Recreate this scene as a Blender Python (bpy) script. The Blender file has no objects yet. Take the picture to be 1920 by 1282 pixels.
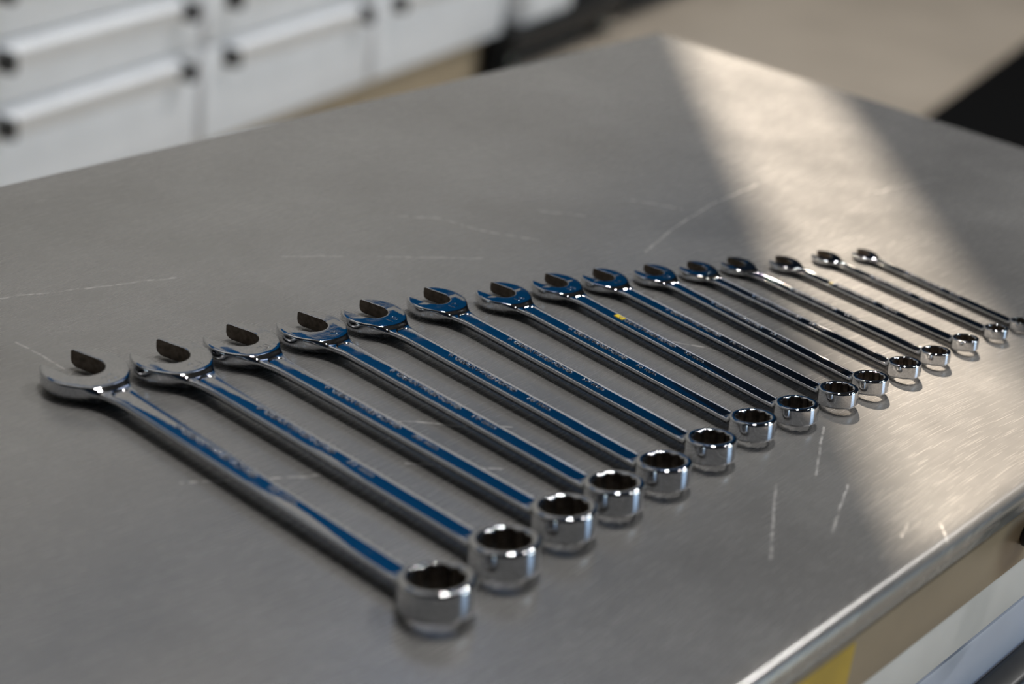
import bpy, bmesh, math, random
import numpy as np
from mathutils import Vector, Matrix

random.seed(7)
scene = bpy.context.scene
COL = scene.collection

# ------------------------------------------------------------------ camera
cam_data = bpy.data.cameras.new('camera')
cam = bpy.data.objects.new('camera', cam_data)
COL.objects.link(cam)
FW = Vector((0.7256, 0.5475, -0.4169)).normalized()
UP0 = Vector((0.257, 0.347, 0.902))
RT = FW.cross(UP0).normalized()
UPV = RT.cross(FW).normalized()
CAM = Vector((-1.3482, -0.8978, 1.3226))
cam.matrix_world = Matrix(((RT.x, UPV.x, -FW.x, CAM.x), (RT.y, UPV.y, -FW.y, CAM.y),
                           (RT.z, UPV.z, -FW.z, CAM.z), (0, 0, 0, 1)))
cam_data.sensor_width = 36.0
cam_data.lens = 65.02
cam_data.clip_start = 0.05
cam_data.dof.use_dof = True
cam_data.dof.focus_distance = 0.99
cam_data.dof.aperture_fstop = 4.5
scene.camera = cam

# ------------------------------------------------------------------ world, sun, exposure
SUN_AZ, SUN_EL = math.radians(43.0), math.radians(44.0)
world = bpy.data.worlds.new('world')
scene.world = world
world.use_nodes = True
wn = world.node_tree
wn.nodes.clear()
w_out = wn.nodes.new('ShaderNodeOutputWorld')
w_bg = wn.nodes.new('ShaderNodeBackground')
w_sky = wn.nodes.new('ShaderNodeTexSky')
w_sky.sky_type = 'NISHITA'
w_sky.sun_disc = False
w_sky.sun_elevation = SUN_EL
w_sky.sun_rotation = math.radians(90) - SUN_AZ
w_sky.dust_density = 0.2
w_bg.inputs['Strength'].default_value = 0.9
wn.links.new(w_sky.outputs['Color'], w_bg.inputs['Color'])
wn.links.new(w_bg.outputs['Background'], w_out.inputs['Surface'])

sun_data = bpy.data.lights.new('sun', 'SUN')
sun_data.energy = 10.4
sun_data.color = (1.0, 0.86, 0.70)
sun_data.angle = math.radians(0.53)
sun = bpy.data.objects.new('sun', sun_data)
COL.objects.link(sun)
SUN_DIR = Vector((math.cos(SUN_AZ) * math.cos(SUN_EL), math.sin(SUN_AZ) * math.cos(SUN_EL), math.sin(SUN_EL)))
sun.rotation_euler = SUN_DIR.to_track_quat('Z', 'Y').to_euler()
sun.location = SUN_DIR * 12

vs = scene.view_settings
vs.view_transform = 'Standard'
vs.look = 'None'
vs.exposure = 0.0
vs.gamma = 1.0
vs.use_curve_mapping = False
scene.cycles.use_denoising = True
scene.cycles.max_bounces = 8
scene.cycles.glossy_bounces = 6
scene.cycles.sample_clamp_indirect = 6.0
scene.cycles.caustics_reflective = True

# ------------------------------------------------------------------ helpers
ROOM_TH = math.radians(10.97)
RU = Vector((math.cos(ROOM_TH), math.sin(ROOM_TH), 0))
RV = Vector((-math.sin(ROOM_TH), math.cos(ROOM_TH), 0))
RO = Vector((1.339, 1.706, 0))          # foot of the cabinet fronts; u runs along them, v goes back into the wall


def room(u, v, z=0.0):
    return RO + RU * u + RV * v + Vector((0, 0, z))


def link(name, me, mat=None, parent=None, kind=None):
    o = bpy.data.objects.new(name, me)
    COL.objects.link(o)
    if mat is not None:
        for m in (mat if isinstance(mat, (list, tuple)) else [mat]):
            me.materials.append(m)
    if parent is not None:
        o.parent = parent
    if kind:
        o['kind'] = kind
    return o


def empty(name, loc, rz, label, cat, group=None):
    o = bpy.data.objects.new(name, None)
    COL.objects.link(o)
    o.empty_display_size = 0.02
    o.location = loc
    o.rotation_euler = (0, 0, rz)
    o['label'] = label
    o['category'] = cat
    if group:
        o['group'] = group
    return o


def box_bm(bm, x0, x1, y0, y1, z0, z1, bevel=0.0, seg=2):
    vs_ = [bm.verts.new(p) for p in ((x0, y0, z0), (x1, y0, z0), (x1, y1, z0), (x0, y1, z0),
                                     (x0, y0, z1), (x1, y0, z1), (x1, y1, z1), (x0, y1, z1))]
    fs = [bm.faces.new([vs_[i] for i in q]) for q in ((3, 2, 1, 0), (4, 5, 6, 7), (0, 1, 5, 4), (1, 2, 6, 5), (2, 3, 7, 6), (3, 0, 4, 7))]
    if bevel > 0:
        es = list({e for f in fs for e in f.edges})
        bmesh.ops.bevel(bm, geom=es, offset=bevel, segments=seg, affect='EDGES', profile=0.5)


def cyl_bm(bm, c, axis, r, h, seg=24, bevel=0.0, r2=None):
    """solid cylinder, base centre c, along unit axis"""
    axis = Vector(axis).normalized()
    t = axis.orthogonal().normalized()
    b = axis.cross(t)
    c = Vector(c)
    r2 = r if r2 is None else r2
    rings = [(0, r - bevel), (bevel, r), (h - bevel, r2), (h, r2 - bevel)] if bevel > 0 else [(0, r), (h, r2)]
    vr = [[bm.verts.new(c + axis * d + (t * math.cos(2 * math.pi * i / seg) + b * math.sin(2 * math.pi * i / seg)) * rr)
           for i in range(seg)] for d, rr in rings]
    for a, q in zip(vr[:-1], vr[1:]):
        for i in range(seg):
            bm.faces.new((a[i], a[(i + 1) % seg], q[(i + 1) % seg], q[i]))
    bm.faces.new(list(reversed(vr[0])))
    bm.faces.new(vr[-1])


def finish(bm, name, mat, parent=None, kind=None, smooth=True, angle=0.6):
    bmesh.ops.recalc_face_normals(bm, faces=bm.faces)
    me = bpy.data.meshes.new(name)
    bm.to_mesh(me)
    bm.free()
    if smooth:
        me.polygons.foreach_set('use_smooth', [True] * len(me.polygons))
        try:
            me.set_sharp_from_angle(angle=angle)
        except Exception:
            pass
    return link(name, me, mat, parent, kind)


def box(name, mat, parent, x0, x1, y0, y1, z0, z1, bevel=0.002, seg=2, kind=None):
    bm = bmesh.new()
    box_bm(bm, x0, x1, y0, y1, z0, z1, bevel, seg)
    return finish(bm, name, mat, parent, kind)


def profile_bm(bm, prof, x0, x1):
    """closed profile of (y, z) points swept along x"""
    a = [bm.verts.new((x0, y, z)) for y, z in prof]
    b = [bm.verts.new((x1, y, z)) for y, z in prof]
    n = len(prof)
    for i in range(n):
        bm.faces.new((a[i], a[(i + 1) % n], b[(i + 1) % n], b[i]))
    bm.faces.new(list(reversed(a)))
    bm.faces.new(b)


# ------------------------------------------------------------------ materials
class NT:
    def __init__(self, name):
        self.m = bpy.data.materials.new(name)
        self.m.use_nodes = True
        self.t = self.m.node_tree
        self.b = self.t.nodes['Principled BSDF']

    def n(self, typ, **kw):
        nd = self.t.nodes.new(typ)
        for k, v in kw.items():
            setattr(nd, k, v)
        return nd

    def l(self, a, b):
        self.t.links.new(a, b)

    def math(self, op, a, b=None, c=None, clamp=False):
        nd = self.n('ShaderNodeMath', operation=op, use_clamp=clamp)
        for i, v in enumerate((a, b, c)):
            if v is None:
                continue
            if isinstance(v, (int, float)):
                nd.inputs[i].default_value = v
            else:
                self.l(v, nd.inputs[i])
        return nd.outputs[0]

    def vmath(self, op, a, b=None, scale=None):
        nd = self.n('ShaderNodeVectorMath', operation=op)
        for i, v in enumerate((a, b)):
            if v is None:
                continue
            if isinstance(v, (tuple, list)):
                nd.inputs[i].default_value = v
            else:
                self.l(v, nd.inputs[i])
        if scale is not None:
            self.l(scale, nd.inputs['Scale'])
        return nd.outputs['Value'] if op in ('DOT_PRODUCT', 'LENGTH') else nd.outputs['Vector']

    def noise(self, vec, scale, detail=2.0, rough=0.5):
        nd = self.n('ShaderNodeTexNoise')
        nd.inputs['Scale'].default_value = scale
        nd.inputs['Detail'].default_value = detail
        nd.inputs['Roughness'].default_value = rough
        if vec is not None:
            self.l(vec, nd.inputs['Vector'])
        return nd.outputs[0]

    def mapping(self, vec, rot=0.0, scale=(1, 1, 1)):
        nd = self.n('ShaderNodeMapping')
        nd.inputs['Rotation'].default_value = (0, 0, rot)
        nd.inputs['Scale'].default_value = scale
        self.l(vec, nd.inputs['Vector'])
        return nd.outputs[0]

    def ramp(self, fac, stops):
        nd = self.n('ShaderNodeValToRGB')
        e = nd.color_ramp.elements
        while len(e) < len(stops):
            e.new(0.5)
        for el, (p, c) in zip(e, stops):
            el.position = p
            el.color = c if len(c) == 4 else (*c, 1)
        self.l(fac, nd.inputs[0])
        return nd.outputs[0]

    def maprange(self, v, a, b, c, d):
        nd = self.n('ShaderNodeMapRange')
        self.l(v, nd.inputs[0])
        for i, q in enumerate((a, b, c, d)):
            nd.inputs[i + 1].default_value = q
        return nd.outputs[0]

    def bump(self, h, strength, dist):
        nd = self.n('ShaderNodeBump')
        nd.inputs['Strength'].default_value = strength
        nd.inputs['Distance'].default_value = dist
        self.l(h, nd.inputs['Height'])
        self.l(nd.outputs[0], self.b.inputs['Normal'])

    def coord(self, which='Object'):
        return self.n('ShaderNodeTexCoord').outputs[which]


def plain(name, col, rough=0.5, metal=0.0, noise_amt=0.08, noise_scale=30.0, bump=0.0):
    m = NT(name)
    c = m.coord()
    f = m.noise(c, noise_scale, 3.0)
    lo = tuple(max(0, v * (1 - noise_amt)) for v in col)
    hi = tuple(min(1, v * (1 + noise_amt)) for v in col)
    m.l(m.ramp(f, [(0.3, lo), (0.7, hi)]), m.b.inputs['Base Color'])
    m.b.inputs['Metallic'].default_value = metal
    m.l(m.maprange(f, 0.2, 0.8, max(0.02, rough - 0.05), min(1, rough + 0.05)), m.b.inputs['Roughness'])
    if bump:
        m.bump(m.noise(c, noise_scale * 12, 2.0), bump, 0.0005)
    return m.m


SCR = [[(-0.5257, -0.1771), (-0.5067, -0.1964), (-0.5017, -0.2235), (-0.4826, -0.2556)], [(-0.4424, -0.2229), (-0.4227, -0.2473)],
       [(-0.4403, -0.3079), (-0.3932, -0.295), (-0.3336, -0.2838), (-0.2668, -0.2792)], [(-0.6331, -0.1831), (-0.6038, -0.2025)],
       [(-0.5854, -0.2161), (-0.5350, -0.2544)], [(-0.3742, -0.2416), (-0.3558, -0.2772)], [(-0.2047, -0.3386), (-0.1343, -0.3524)],
       [(-0.8233, -0.186), (-0.823, -0.2247)], [(-0.6311, -0.5268), (-0.6953, -0.5648)], [(-0.6043, -0.5517), (-0.6517, -0.5709)],
       [(-0.5585, -0.5102), (-0.6078, -0.5354)], [(-0.6161, -0.5909), (-0.6317, -0.5966)], [(-0.8533, -0.3482), (-0.7991, -0.3822)],
       [(-0.741, -0.3607), (-0.69, -0.4076)], [(-0.7603, -0.4002), (-0.7279, -0.4327)], [(-0.5375, -0.3977), (-0.5187, -0.4357)],
       [(-0.6035, -0.6012), (-0.6174, -0.6128)], [(-0.7984, -0.1384), (-0.7036, -0.1705)]]


def stainless():
    m = NT('brushed_stainless')
    geo = m.n('ShaderNodeNewGeometry').outputs['Position']
    warp = m.noise(geo, 2.2, 1.0)
    wv = m.n('ShaderNodeCombineXYZ')
    m.l(m.math('MULTIPLY', m.math('SUBTRACT', warp, 0.5), 0.10), wv.inputs[1])
    p = m.vmath('ADD', geo, wv.outputs[0])
    # orbital-sanded grain: fine lines in many directions
    fine = None
    for k, (deg, lo, hi, wgt) in enumerate(((-18, 22, 1500, 0.25), (-38, 26, 1700, 0.25), (-58, 22, 1400, 0.25), (15, 30, 1600, 0.12), (75, 30, 1500, 0.13))):
        g = m.math('MULTIPLY', m.noise(m.mapping(p, math.radians(-deg), (lo, hi, 1)), 1.0, 2.0, 0.65), wgt)
        fine = g if fine is None else m.math('ADD', fine, g)
    rand = None
    for deg, lo, hi, th in ((-25, 30, 1500, 0.71), (-50, 34, 1700, 0.71), (40, 40, 1700, 0.73), (85, 44, 1800, 0.74)):
        g = m.maprange(m.noise(m.mapping(p, math.radians(-deg), (lo, hi, 1)), 1.0, 0.0), th, th + 0.06, 0, 1)
        rand = g if rand is None else m.math('MAXIMUM', rand, g)
    # the deep single scratches
    wob = m.math('MULTIPLY', m.math('SUBTRACT', m.noise(geo, 60.0, 1.0), 0.5), 0.004)
    wv2 = m.n('ShaderNodeCombineXYZ')
    m.l(wob, wv2.inputs[0])
    m.l(wob, wv2.inputs[1])
    q = m.vmath('ADD', geo, wv2.outputs[0])
    mask = None
    for line in SCR:
        for a, b in zip(line[:-1], line[1:]):
            d = (b[0] - a[0], b[1] - a[1])
            L2 = d[0] ** 2 + d[1] ** 2
            r = m.vmath('MULTIPLY', m.vmath('SUBTRACT', q, (a[0], a[1], 0)), (1, 1, 0))
            t = m.math('ADD', m.vmath('DOT_PRODUCT', r, (d[0] / L2, d[1] / L2, 0)), 0.0, clamp=True)
            nd = m.n('ShaderNodeVectorMath', operation='SCALE')
            nd.inputs[0].default_value = (d[0], d[1], 0)
            m.l(t, nd.inputs['Scale'])
            ln = m.vmath('LENGTH', m.vmath('SUBTRACT', r, nd.outputs[0]))
            mask = ln if mask is None else m.math('MINIMUM', mask, ln)
    deep = m.maprange(mask, 0.00015, 0.0009, 1, 0)
    deep = m.math('MULTIPLY', deep, m.maprange(m.noise(geo, 260.0, 1.0), 0.35, 0.65, 0.05, 0.8))
    blotch = m.noise(geo, 7.0, 4.0, 0.6)
    base = m.ramp(blotch, [(0.25, (0.255, 0.248, 0.240)), (0.75, (0.30, 0.293, 0.285))])
    mix = m.n('ShaderNodeMix', data_type='RGBA')
    m.l(m.math('MULTIPLY', m.math('MAXIMUM', m.math('MULTIPLY', rand, 0.17), deep), 0.85), mix.inputs[0])
    m.l(base, mix.inputs[6])
    mix.inputs[7].default_value = (0.62, 0.59, 0.55, 1)
    m.l(mix.outputs[2], m.b.inputs['Base Color'])
    m.b.inputs['Metallic'].default_value = 1.0
    rg = m.maprange(blotch, 0.25, 0.75, 0.21, 0.29)
    rg = m.math('ADD', rg, m.math('MULTIPLY', m.math('SUBTRACT', fine, 0.5), 0.2))
    rg = m.math('ADD', rg, m.math('MULTIPLY', m.math('MAXIMUM', m.math('MULTIPLY', rand, 0.2), deep), 0.25))
    m.l(rg, m.b.inputs['Roughness'])
    h = m.math('ADD', fine, m.math('MULTIPLY', m.math('MAXIMUM', m.math('MULTIPLY', rand, 0.5), deep), -0.8))
    m.bump(m.math('ADD', h, m.math('MULTIPLY', m.noise(geo, 1100.0, 2.0), 0.35)), 0.075, 0.00010)
    # the dull scuffed share of the surface scatters light evenly
    g = m.n('ShaderNodeBsdfDiffuse')
    g.inputs['Color'].default_value = (0.60, 0.585, 0.56, 1)
    sh = m.n('ShaderNodeMixShader')
    m.l(m.math('ADD', m.maprange(blotch, 0.3, 0.7, 0.18, 0.25), m.math('MULTIPLY', deep, 0.4)), sh.inputs[0])
    out = m.t.nodes['Material Output']
    m.l(m.b.outputs[0], sh.inputs[1])
    m.l(g.outputs[0], sh.inputs[2])
    m.l(sh.outputs[0], out.inputs['Surface'])
    return m.m


def chrome():
    m = NT('polished_chrome')
    c = m.coord()
    smear = m.noise(c, 90.0, 3.0, 0.6)
    speck = m.noise(c, 900.0, 2.0)
    m.l(m.ramp(speck, [(0.35, (0.52, 0.53, 0.55)), (0.6, (0.64, 0.65, 0.67))]), m.b.inputs['Base Color'])
    m.b.inputs['Metallic'].default_value = 1.0
    m.l(m.maprange(smear, 0.48, 0.80, 0.02, 0.15), m.b.inputs['Roughness'])
    m.bump(smear, 0.09, 0.0004)
    return m.m


M = {}
M['steel'] = stainless()
M['chrome'] = chrome()
M['bare'] = plain('bare_forged_steel', (0.12, 0.10, 0.082), 0.36, 1.0, 0.35, 400.0, 0.3)
M['letter'] = plain('raised_chrome_lettering', (0.82, 0.82, 0.84), 0.24, 1.0, 0.05, 600.0)
M['yellow_paint'] = plain('yellow_paint', (0.85, 0.62, 0.02), 0.5, 0.0, 0.15, 700.0)
M['faded_yellow'] = plain('faded_yellow_paint', (0.22, 0.18, 0.05), 0.5, 0.0, 0.15, 700.0)
M['yellow_patch'] = plain('yellow_patch', (0.62, 0.42, 0.03), 0.5, 0.0, 0.15, 40.0)
M['white'] = plain('white_powder_coat', (0.84, 0.85, 0.87), 0.42, 0.0, 0.03, 12.0)
M['white_rail'] = plain('off_white_enamel', (0.86, 0.86, 0.84), 0.45, 0.0, 0.04, 20.0)
M['skylit_white'] = plain('sky_tinted_enamel', (0.62, 0.68, 0.82), 0.45, 0.0, 0.04, 25.0)  # white drawer fronts, with the blue of skylit shade put into the colour
M['black'] = plain('black_rubber', (0.006, 0.006, 0.006), 0.75, 0.0, 0.2, 60.0, 0.2)
M['black_plastic'] = plain('black_plastic', (0.02, 0.02, 0.02), 0.4, 0.0, 0.2, 60.0)
M['dark_steel'] = plain('dark_steel_frame', (0.015, 0.015, 0.015), 0.5, 0.0, 0.2, 30.0)
M['grey_rubber'] = plain('grey_wheel_hub', (0.30, 0.32, 0.28), 0.5, 0.0, 0.1, 40.0)
M['floor'] = plain('beige_epoxy_floor', (0.50, 0.43, 0.345), 0.35, 0.0, 0.06, 3.0, 0.1)
M['grey_wall'] = plain('grey_wall_paint', (0.38, 0.37, 0.355), 0.8, 0.0, 0.03, 5.0, 0.1)
M['blue_wall'] = plain('blue_wall_paint', (0.0006, 0.064, 0.185), 0.7, 0.0, 0.05, 5.0, 0.1)
M['dark_wall'] = plain('charcoal_wall_paint', (0.018, 0.032, 0.058), 0.7, 0.0, 0.05, 5.0, 0.1)
M['ceiling'] = plain('ceiling_paint', (0.12, 0.12, 0.12), 0.9, 0.0, 0.04, 4.0)
M['plinth'] = plain('tan_board', (0.42, 0.33, 0.22), 0.6)
M['tan_edge'] = plain('tan_edge_strip', (0.33, 0.26, 0.17), 0.4, 0.0, 0.14, 14.0)
M['frame'] = plain('white_window_frame', (0.7, 0.7, 0.7), 0.5)
M['olive'] = plain('dark_olive_plastic', (0.09, 0.09, 0.07), 0.5, 0.0, 0.1, 50.0)
gm = NT('window_glass')
gm.b.inputs['Base Color'].default_value = (1, 1, 1, 1)
M['lamp'] = bpy.data.materials.new('lamp_diffuser')
M['lamp'].use_nodes = True
_b = M['lamp'].node_tree.nodes['Principled BSDF']
_b.inputs['Emission Color'].default_value = (1.0, 0.97, 0.92, 1)
_b.inputs['Emission Strength'].default_value = 9.0

for k_ in ('blue_wall', 'black', 'dark_wall'):
    M[k_].node_tree.nodes['Principled BSDF'].inputs['Specular IOR Level'].default_value = 0.06

# ------------------------------------------------------------------ room shell
U0, U1, V0, V1, CEIL = -7.0, 6.5, 0.56, -6.5, 6.0
SIDE_MATS = M


def room_box(name, mat, u0, u1, v0, v1, z0, z1, kind='structure', parent=None, bevel=0.0):
    bm = bmesh.new()
    box_bm(bm, u0, u1, v0, v1, z0, z1, bevel)
    o = finish(bm, name, mat, parent, kind, smooth=False)
    if parent is None:
        o.location = RO
        o.rotation_euler = (0, 0, ROOM_TH)
    return o


room_box('floor', M['floor'], U0, U1, V1, V0 + 0.2, -0.1, 0.0)
room_box('ceiling', M['ceiling'], U0, U1, V1, V0 + 0.2, CEIL, CEIL + 0.15)

# left wall: grey below, blue band above with a row of tall narrow clerestory slits
SLIT_Z0, SLIT_Z1 = 4.40, 5.60
sd_u, sd_v = SUN_DIR.dot(RU), SUN_DIR.dot(RV)
# where the two edges of the sunlit strip on the bench meet the wall along the sun's azimuth
pl_ = Vector((-0.335, -0.332, 0.9)) - RO
pr_ = Vector((-0.215, -0.372, 0.9)) - RO


def hit_u(p):
    t = (V0 - p.dot(RV)) / sd_v
    return p.dot(RU) + t * sd_u, 0.9 + t * SUN_DIR.z


uL, zL = hit_u(pl_)
uR, zR = hit_u(pr_)
print('slit', uL, uR, zL, zR)
WT = 0.025                                # thin sheet cladding
uR += WT * sd_u / sd_v
BLUE_END = 4.1
GREY_TOP, GREY_TOP2, STEP_U = 2.74, 2.54, 2.3      # the blue comes lower beyond u = 2.3
# grey lower part
bm = bmesh.new()
box_bm(bm, U0, STEP_U, V0, V0 + WT, 0.0, GREY_TOP)
box_bm(bm, STEP_U, BLUE_END, V0, V0 + WT, 0.0, GREY_TOP2)
o = finish(bm, 'wall_left', M['grey_wall'], None, 'structure', smooth=False)
o.location = RO
o.rotation_euler = (0, 0, ROOM_TH)
bm = bmesh.new()                          # blue upper wall, in pieces around the slit
box_bm(bm, U0, 0.9, V0, V0 + WT, GREY_TOP, 3.3)
box_bm(bm, 0.9, uL, V0, V0 + WT, GREY_TOP, CEIL)
box_bm(bm, uR, STEP_U, V0, V0 + WT, GREY_TOP, CEIL)
box_bm(bm, STEP_U, BLUE_END, V0, V0 + WT, GREY_TOP2, CEIL)
box_bm(bm, uL, uR, V0, V0 + WT, GREY_TOP, SLIT_Z0)
box_bm(bm, uL, uR, V0, V0 + WT, SLIT_Z1, CEIL)
o = finish(bm, 'wall_left_upper', M['blue_wall'], None, 'structure', smooth=False)
o.location = RO
o.rotation_euler = (0, 0, ROOM_TH)
room_box('wall_left_top', M['grey_wall'], U0, 0.9, V0, V0 + WT, 3.3, CEIL)
room_box('wall_left_end', M['dark_wall'], BLUE_END, U1, V0, V0 + 0.2, 0.0, CEIL)
room_box('wall_far', M['dark_wall'], U1, U1 + 0.2, V1, V0 + 0.2, 0.0, CEIL)
room_box('wall_back', M['dark_wall'], U0 - 0.2, U0, V1, V0 + 0.2, 0.0, CEIL)
# window frame in the slit
bm = bmesh.new()
t_ = 0.02
box_bm(bm, uL - t_, uL, V0 - 0.004, V0 + WT, SLIT_Z0 - t_, SLIT_Z1 + t_)
box_bm(bm, uR, uR + t_, V0 - 0.004, V0 + WT, SLIT_Z0 - t_, SLIT_Z1 + t_)
box_bm(bm, uL, uR, V0 - 0.004, V0 + WT, SLIT_Z0 - t_, SLIT_Z0)
box_bm(bm, uL, uR, V0 - 0.004, V0 + WT, SLIT_Z1, SLIT_Z1 + t_)
o = finish(bm, 'window_1', M['frame'], None, 'structure', smooth=False)
o.location = RO
o.rotation_euler = (0, 0, ROOM_TH)
# right wall with two open roller-door bays
BAYS = [(-1.3, 0.9)]
DOOR_H = 3.0
bm = bmesh.new()
edges_ = [U0] + [x for b in BAYS for x in b] + [U1]
for i in range(0, len(edges_), 2):
    box_bm(bm, edges_[i], edges_[i + 1], V1 - 0.2, V1, 0, CEIL)
for a, b in BAYS:
    box_bm(bm, a, b, V1 - 0.2, V1, DOOR_H, CEIL)
o = finish(bm, 'wall_right', M['dark_wall'], None, 'structure', smooth=False)
o.location = RO
o.rotation_euler = (0, 0, ROOM_TH)
for i, (a, b) in enumerate(BAYS):
    pd = bpy.data.lights.new('bay_portal', 'AREA')
    pd.shape = 'RECTANGLE'
    pd.size = b - a
    pd.size_y = DOOR_H
    pd.cycles.is_portal = True
    po = bpy.data.objects.new('bay_portal', pd)
    COL.objects.link(po)
    po.location = room((a + b) / 2, V1 - 0.02, DOOR_H / 2)
    po.rotation_euler = RV.to_track_quat('-Z', 'Y').to_euler()

# ceiling lights
LIGHTS = [(-0.9, -1.0, 1.05), (2.2, -3.4, 1.15), (-0.8, -5.0, 0.45)]  # the last is an added fill light for the bench front
lamp_names = ['over the white cabinets', 'over the open floor', 'added beside the open bay as unseen fill']
for (u, v, share), where in zip(LIGHTS, lamp_names):
    r = empty('ceiling_light', room(u, v, CEIL), ROOM_TH, 'long white ceiling light ' + where, 'lamp', 'ceiling lights')
    box('housing', M['frame'], r, -0.62, 0.62, -0.09, 0.09, -0.05, 0.0, 0.005)
    box('diffuser', M['lamp'], r, -0.60, 0.60, -0.075, 0.075, -0.062, -0.05, 0.003)
    ld = bpy.data.lights.new('ceiling_light_glow', 'AREA')
    ld.shape = 'RECTANGLE'
    ld.size, ld.size_y = 1.2, 0.15
    ld.energy = 132 * share
    ld.color = (1.0, 0.985, 0.97)
    lo = bpy.data.objects.new('ceiling_light_glow', ld)
    COL.objects.link(lo)
    lo.location = (0, 0, -0.07)
    lo.parent = r

# ------------------------------------------------------------------ workbench
TZ = 0.9
TX0, TX1, TY0, TY1 = -1.75, 0.0, -0.616, 0.0
bench = empty('workbench', (-0.875, -0.3, 0), 0, 'scratched stainless steel topped workbench the wrenches lie on', 'workbench')
OFF = Vector((0.875, 0.3, 0))


def bench_part(name, bm, mat, parent=None, **kw):
    bmesh.ops.translate(bm, verts=bm.verts, vec=OFF)
    return finish(bm, name, mat, parent or bench, **kw)


def top_profile():
    r = 0.0065
    rise = 0.0028                            # the sheet bows up a little towards the front edge
    pts = []
    for i in range(13):
        q = i / 12
        pts.append((TY0 + 0.085 - (0.085 - r) * q, TZ + rise * q * q))
    for i in range(9):                       # front bullnose
        a = math.pi / 2 + math.pi * i / 8 * 0.98
        if i:
            pts.append((TY0 + r + r * math.cos(a), TZ + rise - r + r * math.sin(a)))
    pts += [(TY0 + 0.0055, TZ - 2 * r - 0.002), (TY0 + 0.0045, TZ - 0.0175), (TY0 + 0.0045, TZ - 0.051), (TY0 + 0.008, TZ - 0.051), (TY0 + 0.008, TZ - 0.02), (TY0 + 0.02, TZ - 0.02)]
    pts += [(TY1 - 0.02, TZ - 0.02), (TY1 - 0.004, TZ - 0.02), (TY1 - 0.004, TZ - 0.051), (TY1, TZ - 0.051)]
    r = 0.004
    for i in range(5):
        a = math.pi / 2 * i / 4
        pts.append((TY1 - r + r * math.cos(a), TZ - r + r * math.sin(a)))
    return pts


bm = bmesh.new()
profile_bm(bm, top_profile(), TX0, TX1 - 0.004)
bench_part('tabletop', bm, M['steel'], angle=0.7)
bm = bmesh.new()   # folded edge at the far end
pr = [(TX1 - 0.004, TZ)] + [(TX1 - 0.004 + 0.004 * math.sin(a), TZ - 0.004 + 0.004 * math.cos(a)) for a in (0.4, 0.8, 1.2, 1.57)] + [(TX1, TZ - 0.051), (TX1 - 0.004, TZ - 0.051)]
a_ = [bm.verts.new((x, TY0 + 0.006, z)) for x, z in pr]
b_ = [bm.verts.new((x, TY1, z)) for x, z in pr]
for i in range(len(pr)):
    bm.faces.new((a_[i], a_[(i + 1) % len(pr)], b_[(i + 1) % len(pr)], b_[i]))
bm.faces.new(a_)
bm.faces.new(b_)
bench_part('end_apron', bm, M['steel'], angle=0.7)
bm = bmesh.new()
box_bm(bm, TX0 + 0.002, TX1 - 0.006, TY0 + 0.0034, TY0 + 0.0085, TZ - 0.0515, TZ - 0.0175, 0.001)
bench_part('edge_strip', bm, M['tan_edge'])  # thin tan strip covering the front of the steel apron
bm = bmesh.new()
box_bm(bm, TX0 + 0.03, TX1 - 0.03, TY0 + 0.012, TY1 - 0.03, 0.803, 0.8495, 0.002)
bench_part('frame_rail', bm, M['white_rail'])
# body with drawers below the rail
bm = bmesh.new()
box_bm(bm, TX0 + 0.03, TX1 - 0.03, TY0 + 0.034, TY1 - 0.03, 0.10, 0.8035, 0.002)
bench_part('body', bm, M['white_rail'])
xs = [TX0 + 0.045, -1.19, -0.60, TX1 - 0.045]
for a, b in zip(xs[:-1], xs[1:]):
    for z0, z1 in ((0.665, 0.798), (0.42, 0.655), (0.12, 0.41)):
        bm = bmesh.new()
        box_bm(bm, a + 0.004, b - 0.004, TY0 + 0.014, TY0 + 0.035, z0, z1, 0.003)
        d = bench_part('drawer', bm, M['skylit_white'])
        bm = bmesh.new()
        box_bm(bm, a + 0.06, b - 0.06, TY0 - 0.006, TY0 + 0.0145, z1 - 0.052, z1 - 0.034, 0.005, 3)
        bench_part('handle', bm, M['black_plastic'], d)
for x in (TX0 + 0.08, TX1 - 0.08):
    for y in (TY0 + 0.09, TY1 - 0.09):
        bm = bmesh.new()
        cyl_bm(bm, (x, y, 0), (0, 0, 1), 0.03, 0.1005, 20, 0.004)
        bench_part('foot', bm, M['black'])
# plain yellow patch on the front apron
bm = bmesh.new()
box_bm(bm, -0.775, -0.694, TY0 + 0.0029, TY0 + 0.0036, 0.851, 0.8805, 0.0002, 1)
o = bench_part('apron_patch', bm, M['yellow_patch'])
o['label'] = 'yellow patch on the bench front apron'
# dark olive knob clamped to the apron
kn = empty('clamp_knob', (-0.515, TY0 + 0.0032, 0.868), 0, 'dark rounded knob fixed to bench front edge at right of frame', 'knob')
bm = bmesh.new()
cyl_bm(bm, (0, 0.0005, 0), (0, -1, 0), 0.0075, 0.012, 20, 0.001)
finish(bm, 'stem', M['dark_steel'], kn)
bm = bmesh.new()
cyl_bm(bm, (0, -0.0105, 0), (0, -1, 0), 0.0165, 0.016, 32, 0.004)
finish(bm, 'grip', M['olive'], kn)

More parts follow.
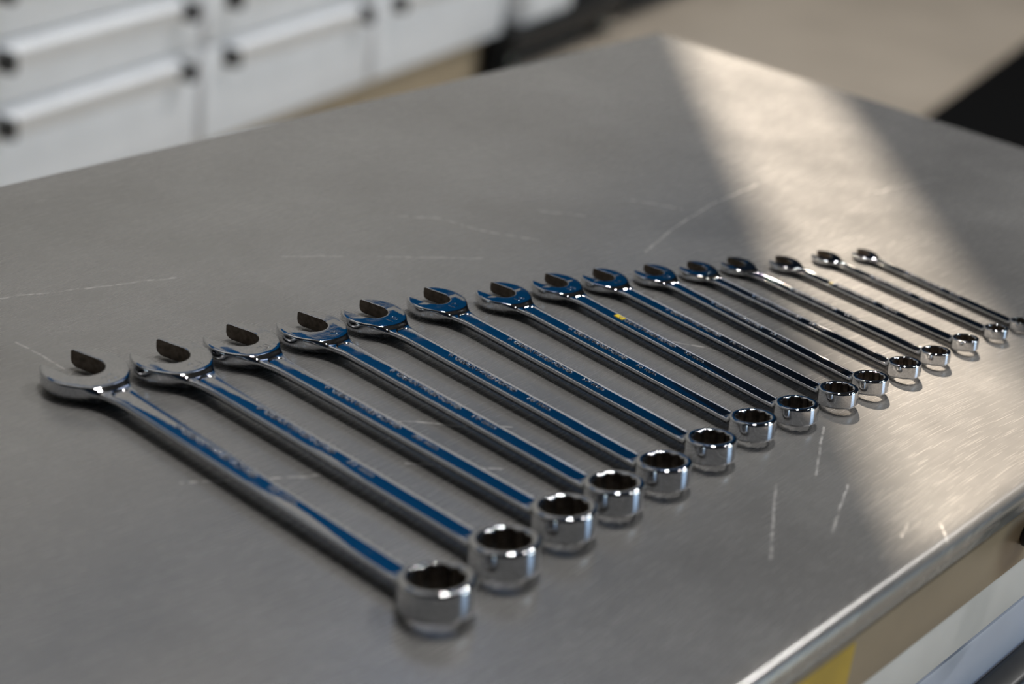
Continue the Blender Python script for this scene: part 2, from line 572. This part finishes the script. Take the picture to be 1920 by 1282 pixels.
# ------------------------------------------------------------------ white drawer cabinets
def cabinet(u0, u1, where):
    r = empty('drawer_cabinet', room((u0 + u1) / 2, 0.25, 0), ROOM_TH, where, 'cabinet', 'white drawer cabinets')
    hw = (u1 - u0) / 2
    box('body', M['white'], r, -hw + 0.001, hw - 0.001, -0.232, 0.25, 0.108, 0.90, 0.003)
    box('plinth', M['plinth'], r, -hw + 0.001, hw - 0.001, -0.215, -0.19, 0.0, 0.108, 0.002)
    box('worktop', M['white_rail'], r, -hw + 0.0005, hw - 0.0005, -0.262, 0.255, 0.90, 0.93, 0.004)
    zs = [0.115, 0.312, 0.425, 0.54, 0.655, 0.77, 0.89]
    for z0, z1 in zip(zs[:-1], zs[1:]):
        d = box('drawer', M['white'], r, -hw + 0.012, hw - 0.012, -0.25, -0.231, z0 + 0.003, z1 - 0.003, 0.003)
        bm = bmesh.new()
        h0 = z1 - 0.010
        p = [(-0.249, h0), (-0.266, h0 - 0.002), (-0.269, h0 - 0.006), (-0.266, h0 - 0.010), (-0.2515, h0 - 0.046), (-0.249, h0 - 0.048)]
        profile_bm(bm, p, -hw + 0.055, hw - 0.055)
        finish(bm, 'handle', M['white'], d)
        for s in (-1, 1):
            xa = s * (hw - 0.055)
            xb = s * (hw - 0.075)
            bm = bmesh.new()
            box_bm(bm, min(xa, xb), max(xa, xb), -0.288, -0.249, z1 - 0.044, z1 - 0.008, 0.006, 3)
            finish(bm, 'end_cap', M['black_plastic'], d)
    for s in (-1, 1):
        for y in (-0.245,):
            if (s == 1 and u1 > 0.7) or (s == -1 and u0 < -0.9):
                bm = bmesh.new()
                cyl_bm(bm, (s * (hw - 0.035), y, 0), (0, 0, 1), 0.028, 0.1085, 20, 0.004)
                finish(bm, 'leg', M['black'], r)
    return r


cabinet(-1.02, -0.4165, 'white drawer cabinet at the left end of the bank behind the bench')
cabinet(-0.4125, 0.185, 'white drawer cabinet in the middle of the bank of three behind the bench')
cabinet(0.189, 0.790, 'white drawer cabinet at the right end of the bank, beside the cart')

# rolling cart with black base, right of the cabinets
ct = empty('tool_cart', room(1.13, 0.22, 0), ROOM_TH, 'white tool cart on black base and casters, right of white cabinets', 'cart')
box('base_frame', M['dark_steel'], ct, -0.32, 0.30, -0.25, 0.25, 0.062, 0.125, 0.006)
box('body', M['white'], ct, -0.27, -0.03, -0.235, 0.24, 0.125, 0.80, 0.004)
box('side_post', M['dark_steel'], ct, -0.028, 0.29, -0.20, 0.24, 0.125, 0.80, 0.004)
box('worktop', M['dark_steel'], ct, -0.32, 0.30, -0.25, 0.25, 0.80, 0.83, 0.005)
for z in (0.14, 0.30, 0.46, 0.62):
    d = box('drawer', M['white'], ct, -0.26, -0.04, -0.25, -0.2345, z, z + 0.15, 0.004)
    box('handle', M['black_plastic'], d, -0.23, -0.07, -0.262, -0.2495, z + 0.115, z + 0.13, 0.004)
for x, y in ((-0.27, -0.20), (0.25, -0.20), (-0.27, 0.20), (0.25, 0.20)):
    bm = bmesh.new()
    box_bm(bm, x - 0.03, x + 0.03, y - 0.022, y + 0.022, 0.044, 0.063, 0.003)
    c = finish(bm, 'caster', M['dark_steel'], ct)
    bm = bmesh.new()
    cyl_bm(bm, (x, y - 0.014, 0.031), (0, 1, 0), 0.031, 0.028, 28, 0.005)
    finish(bm, 'wheel', M['black'], c)
    bm = bmesh.new()
    cyl_bm(bm, (x, y - 0.0165, 0.031), (0, 1, 0), 0.013, 0.033, 20, 0.001)
    finish(bm, 'hub', M['grey_rubber'], c)
# dark low trolley beyond it
tr = empty('wheeled_dolly', room(2.0, 0.25, 0), ROOM_TH, 'low dark wheeled dolly on the floor beyond the white cart', 'dolly')
box('deck', M['dark_steel'], tr, -0.5, 0.5, -0.25, 0.25, 0.07, 0.12, 0.006)
for x, y in ((-0.42, -0.19), (0.42, -0.19), (-0.42, 0.19), (0.42, 0.19)):
    bm = bmesh.new()
    cyl_bm(bm, (x, y - 0.015, 0.036), (0, 1, 0), 0.036, 0.03, 28, 0.005)
    finish(bm, 'wheel', M['black'], tr)

# black floor mat at right: a thick ribbed rubber mat
mt = empty('floor_mat', room(2.9, -1.85, 0), ROOM_TH, 'black rubber mat on the beige floor behind bench corner', 'mat')
box('mat_pad', M['black'], mt, -1.9, 1.9, -0.925, 0.925, 0.0, 0.014, 0.005)
bm = bmesh.new()
for i in range(60):
    y = -0.90 + i * 0.0305
    box_bm(bm, -1.86, 1.86, y, y + 0.012, 0.0135, 0.0165)
o = finish(bm, 'ribs', M['black'], mt, smooth=False)
o['kind'] = 'stuff'

# ------------------------------------------------------------------ wrenches
def smax(a, b, k):
    h = np.maximum(k - np.abs(a - b), 0) / k
    return np.maximum(a, b) + h * h * k * 0.25


def smin(a, b, k):
    h = np.maximum(k - np.abs(a - b), 0) / k
    return np.minimum(a, b) - h * h * k * 0.25


def sstep(a, b, x):
    t = np.clip((x - a) / (b - a), 0, 1)
    return t * t * (3 - 2 * t)


TILT = math.radians(8.0)
A15 = math.radians(15.0)


class Wrench:
    """signed field of one combination wrench; lengths in units of its jaw size"""

    def __init__(s, size, length):
        s.S = size
        s.L = length / size
        s.w = 0.44 + 3.6 / size
        s.R = 0.725 + 0.5 / size
        s.Rh = 0.97 + 0.3 / size
        s.th = 0.45
        s.ts = 0.30
        s.hr = 0.64
        s.zr = s.hr / 2 * math.cos(TILT) + s.R * math.sin(TILT) + 0.005
        s.tx0, s.tx1 = 1.22, s.L - s.R - 0.20
        s.thw = s.w / 2 - 0.055

    def slot(s, x, y):
        a = -(x * math.cos(A15) + y * math.sin(A15))
        b = -x * math.sin(A15) + y * math.cos(A15)
        return np.where(a > 0.07, np.abs(b), np.hypot(a - 0.07, b)) - 0.5

    def hole(s, x, y, z):
        px, pz = x - s.L, z - s.zr
        u = px * math.cos(TILT) + pz * math.sin(TILT)
        h = -px * math.sin(TILT) + pz * math.cos(TILT)
        r = np.hypot(u, y)
        dd = None
        for base in (0.0, math.pi / 6):
            m = None
            for k in range(3):
                a = base + k * math.pi / 3
                q = np.abs(u * math.cos(a) + y * math.sin(a))
                m = q if m is None else np.maximum(m, q)
            dd = m if dd is None else np.minimum(dd, m)
        return u, h, r, dd - 0.505

    def f(s, P):
        x, y, z = P[..., 0], P[..., 1], P[..., 2]
        zc = s.th / 2
        # open head, a little longer than round
        hd = np.hypot(x * 0.99, y) - s.Rh
        hd = smax(smax(hd, np.abs(z - zc) - s.th / 2, 0.08), (hd - 0.12 - (z - zc)) * 0.707, 0.08)
        # shank
        wl = s.w / 2 * (1.03 - 0.06 * np.clip(x / s.L, 0, 1)) + 0.26 * (1 - sstep(0.5, 2.3, x)) ** 2
        rr = 0.075
        zb = z - zc - 0.0 * x
        qy, qz = np.abs(y) - wl + rr, np.abs(zb) - s.ts / 2 + rr
        sh = np.hypot(np.maximum(qy, 0), np.maximum(qz, 0)) + np.minimum(np.maximum(qy, qz), 0) - rr
        sh = smax(sh, (np.abs(y) - wl + 0.05 - zb) * 0.707, 0.05)      # undercut flanks
        # shallow pocket for the lettering, floor slightly crowned
        cx, hx = (s.tx0 + s.tx1) / 2, (s.tx1 - s.tx0) / 2
        rad = s.thw * 0.75
        ax, ay = np.abs(x - cx) - hx + rad, np.abs(y) - s.thw + rad
        d2 = np.hypot(np.maximum(ax, 0), np.maximum(ay, 0)) + np.minimum(np.maximum(ax, ay), 0) - rad
        pocket = sstep(0.0, 0.06, -d2) * (0.022 + 0.008 * (y / s.thw) ** 2)
        sh = sh + pocket * np.where(zb > 0, 1.0, 0.0)
        sh = np.maximum(sh, np.maximum(0.3 - x, x - (s.L - 0.62)))
        d = smax(smin(hd, sh, 0.30), np.abs(z - zc) - s.th / 2, 0.04)
        d = smax(d, -s.slot(x, y), 0.03)
        # box ring
        u, h, r, ho = s.hole(x, y, z)
        rg = smax(r - s.R - 0.012 * (1 - (h / 0.32) ** 2), np.abs(h) - s.hr / 2, 0.08)
        d2_ = smin(d, rg, 0.20)
        d = np.where(x > s.L * 0.5, d2_, d)
        d = smax(d, -ho, 0.02)
        d = smax(d, -(r - 0.585 - (np.abs(h) - s.hr / 2) * 1.0) * 0.7, 0.02)
        return d

    def grad(s, P, e=0.004):
        g = np.empty_like(P)
        for k in range(3):
            q = P.copy()
            q[..., k] += e
            p = P.copy()
            p[..., k] -= e
            g[..., k] = s.f(q) - s.f(p)
        return g / (2 * e)

    def mesh(s, hstep=0.030):
        def ax(a, b, st):
            return np.linspace(a, b, max(2, int(math.ceil((b - a) / st)) + 1))
        xa, xb = 1.85, s.L - s.R - 0.55
        xs = np.concatenate([ax(-s.Rh - 0.1, xa, hstep), ax(xa, xb, 0.12)[1:], ax(xb, s.L + s.R + 0.1, hstep)[1:]])
        ymax = max(s.Rh, s.R) + 0.08
        ys = ax(-ymax, ymax, hstep)
        ztop = s.zr + s.hr / 2 + 0.2
        zs = ax(-0.05, ztop, hstep)
        G = np.stack(np.meshgrid(xs, ys, zs, indexing='ij'), -1)
        F = s.f(G)
        ins = F < 0
        nx, ny, nz = F.shape
        cnt = np.zeros((nx - 1, ny - 1, nz - 1), np.int8)
        for i in (0, 1):
            for j in (0, 1):
                for k in (0, 1):
                    cnt += ins[i:nx - 1 + i, j:ny - 1 + j, k:nz - 1 + k]
        act = (cnt > 0) & (cnt < 8)
        ci = np.argwhere(act)
        idx = -np.ones(act.shape, np.int64)
        idx[act] = np.arange(len(ci))
        pos = np.zeros((len(ci), 3))
        num = np.zeros(len(ci))
        for axis in range(3):
            o1, o2 = [a for a in range(3) if a != axis]
            for a in (0, 1):
                for b in (0, 1):
                    off = np.zeros(3, int)
                    off[o1], off[o2] = a, b
                    c0 = ci + off
                    c1 = c0.copy()
                    c1[:, axis] += 1
                    f0 = F[tuple(c0.T)]
                    f1 = F[tuple(c1.T)]
                    m = (f0 < 0) != (f1 < 0)
                    t = np.where(m, f0 / np.where(m, f0 - f1, 1), 0)[:, None]
                    p = G[tuple(c0.T)] * (1 - t) + G[tuple(c1.T)] * t
                    pos[m] += p[m]
                    num[m] += 1
        pos /= num[:, None]
        for it in range(4):
            f = s.f(pos)
            g = s.grad(pos)
            st = f[:, None] * g / np.maximum((g * g).sum(1, keepdims=True), 0.05)
            ln = np.linalg.norm(st, axis=1, keepdims=True)
            st *= np.minimum(1, 0.02 / np.maximum(ln, 1e-9))
            pos -= st
        quads = []
        for axis in range(3):
            o1, o2 = [a for a in range(3) if a != axis]
            sl0 = [slice(None)] * 3
            sl1 = [slice(None)] * 3
            sl0[axis] = slice(0, -1)
            sl1[axis] = slice(1, None)
            i0, i1 = ins[tuple(sl0)], ins[tuple(sl1)]
            e = np.argwhere(i0 != i1)
            ok = (e[:, o1] > 0) & (e[:, o2] > 0) & (e[:, o1] < F.shape[o1] - 1) & (e[:, o2] < F.shape[o2] - 1)
            e = e[ok]

            def cell(d1, d2):
                c = e.copy()
                c[:, o1] += d1
                c[:, o2] += d2
                return idx[tuple(c.T)]
            q = np.stack([cell(-1, -1), cell(0, -1), cell(0, 0), cell(-1, 0)], 1)
            flip = i0[tuple(e.T)]
            if axis == 1:
                flip = ~flip
            q[~flip] = q[~flip][:, ::-1]
            quads.append(q)
        Q = np.concatenate(quads)
        g = s.grad(pos, 0.008)
        g /= np.maximum(np.linalg.norm(g, axis=1, keepdims=True), 1e-9)
        return pos, Q, g

    def top_z(s):
        return s.th / 2 + s.ts / 2 - 0.022


def part_mesh(name, pos, Q, nrm, sel, scale, mats, matidx, parent):
    q = Q[sel]
    used = np.unique(q)
    remap = -np.ones(len(pos), np.int64)
    remap[used] = np.arange(len(used))
    me = bpy.data.meshes.new(name)
    me.from_pydata((pos[used] * scale).tolist(), [], remap[q].tolist())
    for m in mats:
        me.materials.append(m)
    me.polygons.foreach_set('material_index', matidx[sel].astype(np.int32))
    me.polygons.foreach_set('use_smooth', np.ones(len(q), bool))
    me.update()
    me.normals_split_custom_set_from_vertices(nrm[used].tolist())
    return link(name, me, None, parent)


def text_mesh(body, width, height, depth, mat, name, parent, loc, rz=0.0):
    """raised lettering: cap height and overall width given, centred left at loc"""
    cu = bpy.data.curves.new('lettering', 'FONT')
    cu.body = body
    cu.size = 1.0
    cu.extrude = 0.03
    cu.bevel_depth = 0.008
    cu.offset = -0.012
    cu.bevel_resolution = 1
    cu.resolution_u = 3
    cu.align_x = 'LEFT'
    to = bpy.data.objects.new('lettering', cu)
    COL.objects.link(to)
    dg = bpy.context.evaluated_depsgraph_get()
    me = bpy.data.meshes.new_from_object(to.evaluated_get(dg))
    bpy.data.objects.remove(to)
    co = np.empty(len(me.vertices) * 3)
    me.vertices.foreach_get('co', co)
    co = co.reshape(-1, 3)
    mn, mx = co.min(0), co.max(0)
    cap = 0.73
    sx = width / (mx[0] - mn[0]) if width else height / cap
    co[:, 0] = (co[:, 0] - mn[0]) * sx
    co[:, 1] = (co[:, 1] - cap / 2) * height / cap
    co[:, 2] *= depth / mx[2]               # rounded letter edges catch the light
    me.vertices.foreach_set('co', co.ravel())
    me.materials.clear()
    o = link(name, me, mat, parent)
    o.location = loc
    o.rotation_euler = (0, 0, rz)
    return o


HEADS = [(-0.827, -0.246), (-0.784, -0.26), (-0.742, -0.266), (-0.70, -0.275), (-0.66, -0.282), (-0.617, -0.29), (-0.578, -0.306), (-0.54, -0.315),
         (-0.508, -0.326), (-0.475, -0.339), (-0.446, -0.351), (-0.417, -0.361), (-0.387, -0.377), (-0.354, -0.387), (-0.327, -0.40)]
RINGS = [(-0.843, -0.494), (-0.797, -0.492), (-0.753, -0.49), (-0.716, -0.49), (-0.679, -0.492), (-0.639, -0.492), (-0.601, -0.492), (-0.567, -0.497),
         (-0.531, -0.501), (-0.502, -0.504), (-0.467, -0.506), (-0.436, -0.509), (-0.403, -0.511), (-0.371, -0.515), (-0.346, -0.519)]
SIZES = list(range(22, 7, -1))
ORD = ['', 'second', 'third', 'fourth', 'fifth', 'sixth', 'seventh', 'eighth', 'ninth', 'tenth', 'eleventh', 'twelfth', 'thirteenth', 'fourteenth', '']
for n, (S, H, Rg) in enumerate(zip(SIZES, HEADS, RINGS)):
    dx, dy = Rg[0] - H[0], Rg[1] - H[1]
    Lmm = math.hypot(dx, dy) * 1000
    if n == 0:
        lab = 'largest chrome combination wrench, marked 22 mm, nearest the camera in the row'
    elif n == 14:
        lab = 'smallest chrome combination wrench, marked 8 mm, farthest right in the row'
    elif n == 7:
        lab = 'chrome combination wrench marked 15 mm, bright yellow paint on its shank, eighth from the largest'
    elif n == 12:
        lab = 'slim chrome wrench marked 10 mm, faded yellow dab on shank, third from the smallest'
    else:
        lab = 'chrome combination wrench marked %d mm, %s in the row counted from the largest' % (S, ORD[n])
    root = empty('combination_wrench', (H[0], H[1], TZ), math.atan2(dy, dx), lab, 'wrench', 'combination wrenches lined up by size')
    W = Wrench(S, Lmm)
    sc = S / 1000.0
    pos, Q, nrm = W.mesh()
    lift = (0.0002 / sc) - pos[:, 2].min()            # rests on the steel
    pos[:, 2] += lift
    cen = pos[Q].mean(1)
    fn = nrm[Q].mean(1)
    inslot = (np.abs(W.slot(cen[:, 0], cen[:, 1])) < 0.012) & (np.abs(fn[:, 2]) < 0.5)
    u, h, r, ho = W.hole(cen[:, 0], cen[:, 1], cen[:, 2] - lift)
    inhole = (r < W.R - 0.10) & (cen[:, 0] > W.L - W.R) & (np.abs(ho) < 0.03) & (np.abs(fn[:, 2]) < 0.5)
    mi = (inslot | inhole).astype(int)
    xh, xr = W.Rh + 0.12, W.L - W.R - 0.12
    part_mesh('open_jaw', pos, Q, nrm, cen[:, 0] < xh, sc, [M['chrome'], M['bare']], mi, root)
    part_mesh('shank', pos, Q, nrm, (cen[:, 0] >= xh) & (cen[:, 0] <= xr), sc, [M['chrome'], M['bare']], mi, root)
    part_mesh('box_ring', pos, Q, nrm, cen[:, 0] > xr, sc, [M['chrome'], M['bare']], mi, root)
    # lettering
    zt = (W.top_z() + lift) * sc + 0.00005
    L = W.L * sc
    w = W.w * sc
    x0 = 0.274 * L
    hgt = 0.27 * w
    yt = 0.15 * w
    # emblem: two nested arcs
    bm = bmesh.new()
    for rad in (0.5, 0.95):
        n_ = 10
        vin, vout = [], []
        for i in range(n_ + 1):
            a = math.radians(130 + 100 * i / n_)
            for lst, rr_ in ((vin, rad - 0.11), (vout, rad + 0.11)):
                lst.append((x0 + 0.008 * S / 17 * 0.6 + rr_ * hgt * math.cos(a), yt + rr_ * hgt * math.sin(a) * 0.75))
        for i in range(n_):
            a, b, c, d = vin[i], vin[i + 1], vout[i + 1], vout[i]
            lo_ = [bm.verts.new((p[0], p[1], zt - 0.0002)) for p in (a, b, c, d)]
            hi_ = [bm.verts.new((p[0], p[1], zt + 0.00035)) for p in (a, b, c, d)]
            bm.faces.new(hi_)
            for k in range(4):
                bm.faces.new((lo_[k], lo_[(k + 1) % 4], hi_[(k + 1) % 4], hi_[k]))
    bmesh.ops.remove_doubles(bm, verts=bm.verts, dist=1e-6)
    finish(bm, 'emblem', M['letter'], root, smooth=False)
    text_mesh('GEARWRENCH\u00ae', 0.215 * L, hgt, 0.00035, M['letter'], 'brand_lettering', root, (x0 + 0.0062 * S / 17, yt, zt))
    text_mesh('%d mm' % S, 0.073 * L if S > 9 else 0.062 * L, hgt, 0.0003, M['letter'], 'size_lettering', root, (0.563 * L, yt, zt))
    if S >= 12:
        text_mesh('%d' % S, 0.36 * sc, 0.26 * sc, 0.00012, M['chrome'], 'size_stamp', root,
                  (0.60 * sc + 0.13 * sc, -0.02 * sc, (W.th + lift) * sc + 0.0), math.radians(90 + 10))
    if n in (7, 12):
        bm = bmesh.new()
        box_bm(bm, x0 - 0.002, x0 + (0.0045 if n == 7 else 0.001), yt - hgt * 0.62, yt + hgt * 0.62, zt - 0.0001, zt + 0.0003, 0.0001, 1)
        p_ = finish(bm, 'paint_dab', M['yellow_paint' if n == 7 else 'faded_yellow'], root)
        p_['label'] = 'yellow paint dab on the shank' if n == 7 else 'faded olive yellow dab on the shank'
print('tris', sum(len(o.data.polygons) * 2 for o in scene.objects if o.type == 'MESH'))
